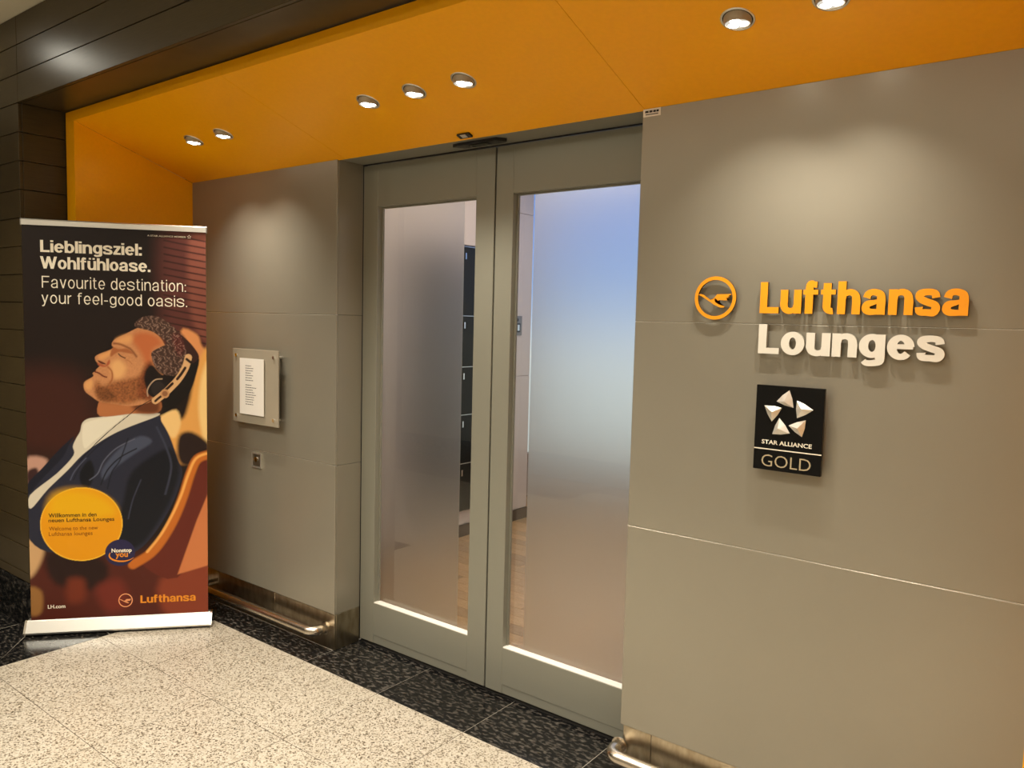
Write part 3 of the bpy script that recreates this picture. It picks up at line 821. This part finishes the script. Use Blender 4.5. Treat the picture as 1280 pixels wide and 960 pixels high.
# ---- roll-up banner
BW, BZ0, BZ1 = .917, .075, 2.228
bn = thing('roll_up_banner', 'tall roll-up banner with a reclining man in headphones and white headline', 'banner', (-.03, -.98, 0), math.atan2(.76014647, .64975176))
FX0 = .020
ART = json.loads("""[["p",[92,48,42],0.14,[[0.722,2.241],[0.991,2.276],[0.987,1.435],[0.756,1.499],[0.698,1.828]],1,0],["p",[130,74,60],0.05,[[0.849,2.182],[0.97,2.188],[0.967,1.658],[0.862,1.745]],1,0],["r",[46,22,20],0.006,[[0.722,2.211],[0.825,2.194],[0.957,2.174]],0.007],["r",[46,22,20],0.006,[[0.722,2.175],[0.824,2.157],[0.957,2.137]],0.007],["r",[46,22,20],0.006,[[0.721,2.138],[0.824,2.12],[0.957,2.1]],0.007],["r",[46,22,20],0.006,[[0.721,2.101],[0.824,2.083],[0.956,2.063]],0.007],["r",[46,22,20],0.006,[[0.721,2.064],[0.823,2.046],[0.956,2.025]],0.007],["r",[46,22,20],0.006,[[0.72,2.027],[0.823,2.009],[0.956,1.988]],0.007],["r",[46,22,20],0.006,[[0.72,1.99],[0.823,1.972],[0.956,1.95]],0.007],["r",[46,22,20],0.006,[[0.72,1.953],[0.822,1.935],[0.956,1.913]],0.007],["r",[46,22,20],0.006,[[0.719,1.916],[0.822,1.898],[0.955,1.875]],0.007],["r",[46,22,20],0.006,[[0.719,1.879],[0.822,1.86],[0.955,1.838]],0.007],["r",[46,22,20],0.006,[[0.718,1.842],[0.821,1.823],[0.955,1.8]],0.007],["r",[46,22,20],0.006,[[0.718,1.805],[0.821,1.786],[0.955,1.763]],0.007],["r",[46,22,20],0.006,[[0.718,1.768],[0.821,1.748],[0.955,1.725]],0.007],["r",[46,22,20],0.006,[[0.717,1.73],[0.821,1.711],[0.954,1.687]],0.007],["r",[46,22,20],0.006,[[0.717,1.693],[0.82,1.673],[0.954,1.649]],0.007],["r",[46,22,20],0.006,[[0.717,1.656],[0.82,1.635],[0.954,1.611]],0.007],["p",[64,30,22],0.2,[[-0.025,1.425],[0.289,1.428],[0.362,1.033],[-0.034,1.037]],1,0],["p",[86,34,24],0.12,[[-0.028,0.421],[0.271,0.455],[0.6,0.443],[0.948,0.661],[0.944,-0.039],[-0.037,0.018]],1,0],["p",[40,20,18],0.05,[[0.111,0.46],[0.393,0.405],[0.37,0.247],[0.147,0.279]],1,0],["p",[120,50,30],0.06,[[0.208,0.299],[0.289,0.296],[0.287,0.182],[0.206,0.177]],1,0],["p",[118,44,32],0.07,[[0.349,0.247],[0.473,0.288],[0.513,0.148],[0.409,0.107]],1,0],["p",[214,170,120],0.035,[[-0.003,0.686],[0.067,0.649],[0.096,0.506],[0.07,0.395],[0.021,0.321],[-0.018,0.354]],1,0],["p",[160,112,60],0.03,[[0.012,0.263],[0.075,0.238],[0.072,0.125],[0.016,0.115]],1,0],["p",[196,150,130],0.03,[[0.012,0.975],[0.114,0.974],[0.104,0.895],[0.063,0.817],[0.007,0.783]],1,0],["p",[60,34,34],0.02,[[0.018,0.905],[0.065,0.926],[0.072,0.86],[0.024,0.835]],1,0],["p",[140,62,38],0.06,[[0.682,0.278],[0.947,0.383],[0.945,0.032],[0.722,0.067]],1,0],["p",[226,150,92],0.02,[[0.804,1.682],[0.887,1.666],[0.912,1.604],[0.953,1.542],[0.953,1.435],[0.86,1.434]],1,0],["p",[236,170,88],0.03,[[0.954,1.569],[0.894,1.515],[0.864,1.389],[0.842,1.277],[0.8,1.187],[0.675,1.201],[0.748,1.052],[0.781,0.939],[0.951,1.028]],1,0],["p",[255,214,140],0.03,[[0.953,1.502],[0.911,1.434],[0.893,1.254],[0.917,1.083],[0.951,1.073]],1,0],["p",[250,206,134],0.02,[[0.687,1.192],[0.775,1.245],[0.799,1.165],[0.757,1.084]],1,0],["p",[40,24,22],0.03,[[0.79,1.097],[0.858,1.119],[0.951,1.046],[0.95,0.959],[0.823,0.929],[0.781,0.984]],1,0],["p",[104,40,28],0.008,[[0.95,1.001],[0.882,0.892],[0.821,0.733],[0.744,0.575],[0.667,0.449],[0.582,0.379],[0.775,0.288],[0.948,0.615]],1,0],["p",[214,128,76],0.01,[[0.949,0.79],[0.88,0.617],[0.775,0.307],[0.947,0.355]],0,0],["r",[204,112,38],0.012,[[0.95,0.991],[0.886,0.965],[0.848,0.883],[0.809,0.756],[0.761,0.63],[0.697,0.512],[0.633,0.432],[0.541,0.372]],0.05],["r",[252,180,90],0.008,[[0.95,1.001],[0.878,0.969],[0.835,0.875],[0.796,0.757],[0.744,0.639],[0.684,0.531],[0.616,0.442]],0.014],["p",[22,15,14],0.008,[[0.896,1.543],[0.88,1.434],[0.847,1.342],[0.804,1.291],[0.749,1.245],[0.682,1.217],[0.609,1.249],[0.704,1.416],[0.814,1.558]],1,0],["p",[40,42,58],0.006,[[0.012,0.659],[0.016,0.809],[0.129,0.939],[0.242,1.069],[0.267,1.087],[0.356,1.148],[0.486,1.192],[0.675,1.214],[0.699,1.178],[0.74,1.097],[0.781,0.966],[0.805,0.893],[0.779,0.784],[0.728,0.667],[0.651,0.541],[0.567,0.453],[0.475,0.429],[0.353,0.452],[0.111,0.46],[0.01,0.553]],1,0],["p",[18,20,30],0.03,[[0.74,1.03],[0.789,0.921],[0.754,0.767],[0.668,0.6],[0.558,0.471],[0.353,0.452],[0.479,0.673],[0.522,0.853],[0.585,0.941]],1,0],["p",[72,78,98],0.02,[[0.484,1.032],[0.587,1.098],[0.648,1.066],[0.565,1.004],[0.462,0.925],[0.4,0.855],[0.392,0.917]],1,0],["p",[16,18,26],0.014,[[0.279,0.901],[0.329,0.967],[0.352,0.9],[0.326,0.82],[0.286,0.83]],1,0],["r",[94,98,116],0.004,[[0.327,0.856],[0.368,0.891],[0.401,0.962],[0.467,1.032],[0.566,1.085]],0.006],["r",[22,24,34],0.004,[[0.383,0.828],[0.417,0.908],[0.483,0.979],[0.574,1.031]],0.007],["p",[26,28,42],0.006,[[0.186,1.035],[0.255,1.1],[0.226,1.052],[0.193,0.982],[0.1,0.878],[0.019,0.782],[0.02,0.844],[0.089,0.922]],1,0],["r",[58,62,80],0.008,[[0.674,1.147],[0.723,1.03],[0.747,0.917],[0.712,0.759]],0.01],["r",[20,22,32],0.006,[[0.525,1.085],[0.483,0.965],[0.441,0.899],[0.415,0.801]],0.006],["r",[62,66,86],0.006,[[0.588,0.851],[0.545,0.74],[0.519,0.627]],0.005],["r",[58,62,82],0.005,[[0.298,1.034],[0.355,1.086],[0.428,1.13],[0.526,1.174]],0.005],["r",[22,24,34],0.004,[[0.246,0.857],[0.288,0.945],[0.362,1.033],[0.444,1.099]],0.004],["r",[84,88,108],0.005,[[0.23,0.858],[0.255,0.91],[0.313,0.981]],0.005],["p",[222,212,190],0.005,[[0.38,1.203],[0.325,1.195],[0.295,1.17],[0.284,1.125],[0.264,1.088],[0.246,1.043],[0.248,0.993],[0.164,0.895],[0.029,0.778],[0.031,0.703],[0.118,0.809],[0.217,0.911],[0.29,0.993],[0.37,1.058],[0.454,1.112],[0.546,1.155],[0.682,1.211],[0.667,1.227],[0.547,1.227]],1,0],["p",[176,166,150],0.008,[[0.338,1.166],[0.349,1.141],[0.367,1.091],[0.355,1.091],[0.339,1.133]],1,0],["p",[236,228,206],0.006,[[0.296,1.141],[0.334,1.182],[0.501,1.211],[0.424,1.133],[0.347,1.067],[0.302,1.034]],1,0],["p",[184,114,68],0.006,[[0.385,1.298],[0.384,1.209],[0.547,1.222],[0.682,1.229],[0.691,1.299],[0.58,1.365],[0.442,1.347]],1,0],["p",[104,56,30],0.04,[[0.548,1.298],[0.672,1.332],[0.686,1.232],[0.578,1.229]],1,0],["p",[204,140,92],0.004,[[0.581,1.694],[0.523,1.662],[0.473,1.636],[0.452,1.612],[0.451,1.595],[0.459,1.584],[0.431,1.567],[0.389,1.55],[0.367,1.535],[0.367,1.515],[0.378,1.499],[0.389,1.486],[0.37,1.465],[0.367,1.455],[0.352,1.445],[0.356,1.43],[0.344,1.419],[0.312,1.396],[0.306,1.373],[0.314,1.343],[0.345,1.316],[0.385,1.288],[0.456,1.275],[0.548,1.265],[0.656,1.299],[0.704,1.416],[0.736,1.541],[0.706,1.631],[0.66,1.676],[0.614,1.697]],1,1],["p",[196,108,62],0.045,[[0.584,1.67],[0.66,1.663],[0.706,1.615],[0.659,1.573],[0.65,1.498],[0.627,1.481],[0.597,1.555],[0.553,1.628]],1,0],["p",[230,164,102],0.04,[[0.477,1.631],[0.538,1.657],[0.553,1.636],[0.537,1.61],[0.484,1.609]],1,0],["p",[234,176,114],0.04,[[0.445,1.495],[0.483,1.52],[0.52,1.48],[0.504,1.43],[0.466,1.414],[0.448,1.446]],1,0],["p",[230,164,100],0.022,[[0.385,1.539],[0.43,1.562],[0.461,1.571],[0.43,1.536],[0.392,1.518]],1,0],["p",[228,166,104],0.025,[[0.315,1.392],[0.345,1.408],[0.352,1.38],[0.337,1.355],[0.315,1.361]],1,0],["p",[146,88,50],0.04,[[0.36,1.363],[0.385,1.298],[0.457,1.28],[0.548,1.282],[0.618,1.332],[0.649,1.399],[0.627,1.465],[0.581,1.431],[0.534,1.414],[0.458,1.397],[0.405,1.376],[0.375,1.396]],1,2],["p",[118,70,38],0.035,[[0.367,1.355],[0.405,1.364],[0.457,1.331],[0.449,1.298],[0.389,1.298]],1,2],["p",[122,64,34],0.035,[[0.612,1.481],[0.658,1.498],[0.656,1.315],[0.61,1.299],[0.579,1.332]],1,2],["p",[170,100,58],0.01,[[0.457,1.586],[0.484,1.578],[0.529,1.579],[0.559,1.554],[0.54,1.554],[0.491,1.562],[0.468,1.553],[0.445,1.535],[0.442,1.553]],1,0],["r",[140,82,48],0.009,[[0.461,1.608],[0.491,1.604],[0.522,1.591],[0.549,1.574],[0.574,1.538]],0.01],["r",[70,34,20],0.002,[[0.483,1.552],[0.495,1.539],[0.516,1.529]],0.006],["r",[176,110,66],0.002,[[0.521,1.519],[0.536,1.513],[0.551,1.497]],0.004],["r",[110,44,26],0.002,[[0.364,1.452],[0.384,1.444],[0.404,1.429],[0.421,1.423]],0.008],["p",[92,40,24],0.003,[[0.377,1.514],[0.392,1.511],[0.417,1.498],[0.416,1.492],[0.392,1.498]],1,0],["p",[176,90,56],0.008,[[0.377,1.501],[0.399,1.493],[0.417,1.488],[0.43,1.512],[0.439,1.518],[0.437,1.495],[0.414,1.479],[0.384,1.485]],1,0],["r",[168,100,58],0.005,[[0.429,1.479],[0.448,1.454],[0.449,1.413],[0.435,1.389]],0.008],["p",[84,58,48],0.004,[[0.567,1.71],[0.583,1.739],[0.623,1.759],[0.676,1.76],[0.719,1.74],[0.762,1.707],[0.801,1.666],[0.838,1.625],[0.862,1.568],[0.845,1.526],[0.801,1.467],[0.774,1.435],[0.735,1.434],[0.692,1.453],[0.662,1.498],[0.651,1.56],[0.694,1.59],[0.73,1.613],[0.694,1.652],[0.649,1.679],[0.587,1.694]],1,3],["p",[26,16,14],0.014,[[0.627,1.473],[0.658,1.49],[0.704,1.441],[0.766,1.433],[0.735,1.399],[0.657,1.399],[0.626,1.365],[0.611,1.415]],1,0],["p",[96,44,38],0.03,[[0.76,1.665],[0.815,1.658],[0.83,1.592],[0.798,1.542],[0.767,1.591]],1,3],["p",[58,32,28],0.003,[[0.803,1.662],[0.853,1.616],[0.894,1.556],[0.89,1.525],[0.859,1.505],[0.833,1.546],[0.826,1.6]],1,0],["e",[26,20,20],0.002,[0.674,1.366],0.051,0.055],["r",[190,160,130],0.003,[[0.704,1.416],[0.669,1.411],[0.641,1.382],[0.627,1.349],[0.63,1.32]],0.006],["e",[44,36,34],0.002,[0.684,1.359],0.036,0.042],["r",[224,176,124],0.002,[[0.842,1.537],[0.825,1.479],[0.789,1.416],[0.744,1.364],[0.711,1.332],[0.668,1.295]],0.038],["r",[48,28,22],0.002,[[0.825,1.479],[0.805,1.446],[0.783,1.416]],0.014],["r",[48,28,22],0.002,[[0.758,1.391],[0.734,1.366],[0.719,1.353]],0.014],["r",[48,28,22],0.002,[[0.699,1.32],[0.683,1.307],[0.668,1.292]],0.012],["r",[40,24,20],0.002,[[0.833,1.527],[0.845,1.517],[0.857,1.507]],0.014],["e",[204,150,100],0.002,[0.718,1.334],0.023,0.025],["e",[150,100,66],0.002,[0.718,1.334],0.014,0.015],["r",[20,14,14],0.001,[[0.648,1.299],[0.578,1.257],[0.532,1.215],[0.455,1.149],[0.378,1.075],[0.339,1.032],[0.27,0.951]],0.004],["e",[255,196,60],0.0015,[0.283,0.61],0.208,0.206],["e",[240,160,14],0.0015,[0.283,0.61],0.203,0.2],["p",[240,180,16],0.08,[[0.146,0.776],[0.286,0.799],[0.427,0.731],[0.437,0.652],[0.224,0.632],[0.12,0.661]],1,0],["e",[44,40,78],0.0015,[0.476,0.443],0.077,0.075]]""")
def paint(nx=290, nz=680):
    xs_ = np.linspace(FX0, FX0+BW, nx); zs_ = np.linspace(BZ0, BZ1, nz)
    XX, ZZ = np.meshgrid(xs_, zs_)
    lin = lambda c: np.array(srgb(*c)[:3])
    img = np.zeros((nz, nx, 3)) + lin((30, 19, 16))
    rs = np.random.RandomState(7)
    def vnoise(fx_, fz_):
        gx = XX*fx_; gz = ZZ*fz_
        tab = rs.rand(900, 900); ix = gx.astype(int) % 899; iz = gz.astype(int) % 899
        ux, uz = gx % 1, gz % 1
        return (tab[iz, ix]*(1-ux)+tab[iz, ix+1]*ux)*(1-uz)+(tab[iz+1, ix]*(1-ux)+tab[iz+1, ix+1]*ux)*uz
    n1 = vnoise(160, 160); n2 = vnoise(70, 220)
    def comp(sl, alpha, col, tex=0):
        c = lin(col) + 0*img[sl]
        if tex == 1: c = c*(.9+.2*n1[sl][..., None])
        if tex == 2: c = c*(.55+.9*n1[sl][..., None])
        if tex == 3:
            d = vn3[sl]; m_ = .5*np.clip((d-.58)/.30, 0, 1)[..., None]
            c = c*(.35+1.1*d[..., None])*(1-m_)+m_*lin((196, 164, 146))
        img[sl] = img[sl]*(1-alpha[..., None])+c*alpha[..., None]
    # curly strand noise for the hair
    wx = XX+.006*np.sin(ZZ*140+XX*60)+.003*np.sin(ZZ*310); wz = ZZ+.006*np.sin(XX*150-ZZ*50)
    vn3 = .48+.26*np.sin(wx*230+wz*120+1.8*np.sin(wz*110))+.12*np.sin(wx*430-wz*180)+.10*(n1-.5)
    def bbox(x0, x1, z0, z1):
        i0, i1 = np.searchsorted(xs_, [x0, x1]); j0, j1 = np.searchsorted(zs_, [z0, z1])
        return (slice(max(j0-1, 0), min(j1+1, nz)), slice(max(i0-1, 0), min(i1+1, nx)))
    for it in ART:
        kind, col, soft = it[0], it[1], max(it[2], .0012)
        if kind == 'e':
            (cx, cz), rx, rz = it[3], it[4], it[5]
            sl = bbox(cx-rx-soft, cx+rx+soft, cz-rz-soft, cz+rz+soft)
            d = (np.sqrt(((XX[sl]-cx)/rx)**2+((ZZ[sl]-cz)/rz)**2)-1)*min(rx, rz)
            comp(sl, np.clip(.5-d/soft, 0, 1), col); continue
        pts = it[3]
        if kind == 'p':
            if it[4]: pts = catmull(pts, True, 4)
            P_ = np.array(pts); Q_ = np.roll(P_, -1, 0)
        else:
            P2 = np.array(catmull(pts, False, 5)); P_, Q_ = P2[:-1], P2[1:]
        pad = soft+(it[4]/2 if kind == 'r' else 0)
        sl = bbox(P_[:, 0].min()-pad, P_[:, 0].max()+pad, P_[:, 1].min()-pad, P_[:, 1].max()+pad)
        X_, Z_ = XX[sl], ZZ[sl]
        if X_.size == 0: continue
        dm = np.full(X_.shape, 9.); ins = np.zeros(X_.shape, bool)
        for a, b in zip(P_, Q_):
            e = b-a; L2 = e@e+1e-12
            t = np.clip(((X_-a[0])*e[0]+(Z_-a[1])*e[1])/L2, 0, 1)
            dm = np.minimum(dm, (X_-a[0]-t*e[0])**2+(Z_-a[1]-t*e[1])**2)
            if kind == 'p' and a[1] != b[1]:
                cr = ((a[1] > Z_) != (b[1] > Z_)) & (X_ < (b[0]-a[0])*(Z_-a[1])/(b[1]-a[1])+a[0]); ins ^= cr
        dm = np.sqrt(dm)
        if kind == 'p':
            sd = np.where(ins, -dm, dm); al = np.clip(.5-sd/soft, 0, 1)
            al = al*al*(3-2*al)
            comp(sl, al, col, it[5])
        else:
            comp(sl, np.clip(.5-(dm-it[4]/2)/soft, 0, 1), col)
    return XX, ZZ, img*.84
XX, ZZ, img = paint()
nz, nx = XX.shape
me = bpy.data.meshes.new('printed_sheet')
idx = np.arange(nz*nx).reshape(nz, nx)
yy = .040+.0016*np.sin((XX-FX0)*9)*np.clip((1.2-ZZ), 0, 1)*0
co = np.stack([XX, yy, ZZ], -1).reshape(-1, 3)
qd = np.stack([idx[:-1, :-1], idx[:-1, 1:], idx[1:, 1:], idx[1:, :-1]], -1).reshape(-1, 4)
me.vertices.add(len(co)); me.vertices.foreach_set('co', co.ravel())
me.loops.add(qd.size); me.loops.foreach_set('vertex_index', qd.ravel().astype(np.int32))
me.polygons.add(len(qd)); me.polygons.foreach_set('loop_start', (np.arange(len(qd))*4).astype(np.int32))
me.polygons.foreach_set('loop_total', np.full(len(qd), 4, np.int32)); me.update()
at = me.color_attributes.new('print', 'FLOAT_COLOR', 'POINT')
at.data.foreach_set('color', np.concatenate([img.reshape(-1, 3), np.ones((nz*nx, 1))], 1).astype(np.float32).ravel())
PR = mat('printed_banner_film', (.5, .5, .5), .38, 0, .3)
an = nd(PR, 'ShaderNodeAttribute', attribute_name='print'); lk(PR, an.outputs['Color'], PR.node_tree.nodes['Principled BSDF'].inputs['Base Color'])
me.materials.append(PR)
sh = bpy.data.objects.new('printed_sheet', me); C.objects.link(sh); sh.parent = bn
mesh_obj('sheet_back', B(FX0, FX0+BW, .0405, .0412, BZ0, BZ1), mat('grey_film_back', (.3, .3, .3), .6), bn)
yt = .0392
pr = lambda n, t, x0, x1, zb, cap, w, h, tr, m, sp=24: word(n, t, x0, x1, zb, cap, w, h, tr, yt, yt+.0004, [m, m], sh, False, sp)[0]
lab(pr('lettering', 'Lieblingsziel:', .107, .608, 2.087, .063, 20, 16, 5, PWHITE), 'bold white first headline line')
lab(pr('lettering', 'Wohlfühloase.', .105, .651, 2.000, .0645, 20, 16, 5, PWHITE), 'bold white second headline line')
lab(pr('lettering', 'Favourite destination:', .111, .832, 1.8985, .0625, 9, 9, 14, PWHITE, 34), 'thin white third headline line')
lab(pr('lettering', 'your feel-good oasis.', .108, .838, 1.8155, .0610, 9, 9, 14, PWHITE, 34), 'thin white fourth headline line')
tx = lambda s, x0, x1, z0, z1, m, b=0: text_part('lettering', s, x0, x1, z0, z1, yt, m, sh, b)
tx('A STAR ALLIANCE MEMBER', .637, .835, 2.1925, 2.2015, PWHITE, .012)
for k in range(5):
    a = PI/2+k*2*PI/5
    bm = bmesh.new(); prism(bm, [(.851+.0115*math.cos(a), 2.199+.0115*math.sin(a)), (.851+.006*math.cos(a+.62), 2.199+.006*math.sin(a+.62)), (.851+.006*math.cos(a-.62), 2.199+.006*math.sin(a-.62))], 1, yt, yt+.0004)
    mesh_obj('star_mark', bm, PWHITE, sh)
tx('Willkommen in den', .118, .359, .652, .675, PDARK, .012)
tx('neuen Lufthansa Lounges', .117, .449, .6185, .647, PDARK, .012)
tx('Welcome to the new', .118, .365, .579, .600, PBROWN)
tx('Lufthansa lounges', .117, .337, .542, .571, PBROWN)
tx('LH.com', .104, .192, .142, .163, PWHITE, .02)
tx('Nonstop', .432, .536, .4385, .468, PWHITE, .03)
tx('you', .452, .516, .408, .441, PORANGE, .03)
bm = bmesh.new()
pts = [(.486+.066*math.cos(a), .430+.036*math.sin(a)) for a in np.linspace(PI*.86, PI*1.85, 10)]
add_piece(bm, ('rib', pts, [.002, .006, .008, .009, .009, .009, .008, .006, .004, .002]), lambda a: a, lambda b: b, yt, yt+.0004)
bmesh.ops.recalc_face_normals(bm, faces=bm.faces[:]); mesh_obj('swoosh_mark', bm, PORANGE, sh)
lab(pr('lettering', 'Lufthansa', .578, .872, .1500, .0440, 21, 17, 5, PORANGE), 'orange company lettering at the foot of the print')
bm = bmesh.new()
add_piece(bm, ('ring', [(.5005+.0345*math.cos(2*PI*k/32), .170+.0365*math.sin(2*PI*k/32)) for k in range(32)], [.005]*32), lambda a: a, lambda b: b, yt, yt+.0004)
crane(bm, .5005, .170, .50, yt, yt+.0004)
mesh_obj('ring_mark', bm, [PORANGE2 if False else print_mat('pale_orange_print', (236, 160, 110))]*2, sh)
# hardware
bm = bmesh.new(); prism(bm, [(.030, 2.226), (.030, 2.252), (.036, 2.258), (.046, 2.258), (.052, 2.252), (.052, 2.226)], 0, .020, .939)
mesh_obj('top_bar', bm, ALU, bn)
for x in (.0165, .939):
    bm = bmesh.new(); prism(bm, [(.028, 2.224), (.028, 2.254), (.035, 2.260), (.048, 2.260), (.054, 2.254), (.054, 2.224)], 0, x, x+.0035); mesh_obj('bar_cap', bm, mat('grey_cap', (.35, .33, .3), .4, .5), bn)
prof = [(.002, .014), (.0, .022), (.030, .076), (.038, .0815), (.0385, .074), (.0445, .074), (.045, .082), (.075, .080), (.118, .060), (.125, .014)]
bm = bmesh.new(); prism(bm, prof, 0, .004, .948); mesh_obj('base_cassette', bm, ALU, bn)
for x in (-.008, .948):
    bm = bmesh.new(); prism(bm, [(p[0]*1.03-.002, p[1]*1.02 if p[1] > .02 else p[1]-.002) for p in prof if p[0] not in (.0385, .0445)], 0, x, x+.012); mesh_obj('end_cap', bm, CHROME, bn)
mesh_obj('base_underside', B(.004, .948, .004, .120, .008, .0138), BLACKP, bn)
for x in (.10, .82):
    mesh_obj('foot', B(x, x+.03, .010, .11, .0005, .0078, .002), BLACKP, bn)
bm = bmesh.new(); tube(bm, [(.48, .060, .078), (.48, .060, 2.235)], .007, 12); mesh_obj('support_pole', bm, ALU, bn)
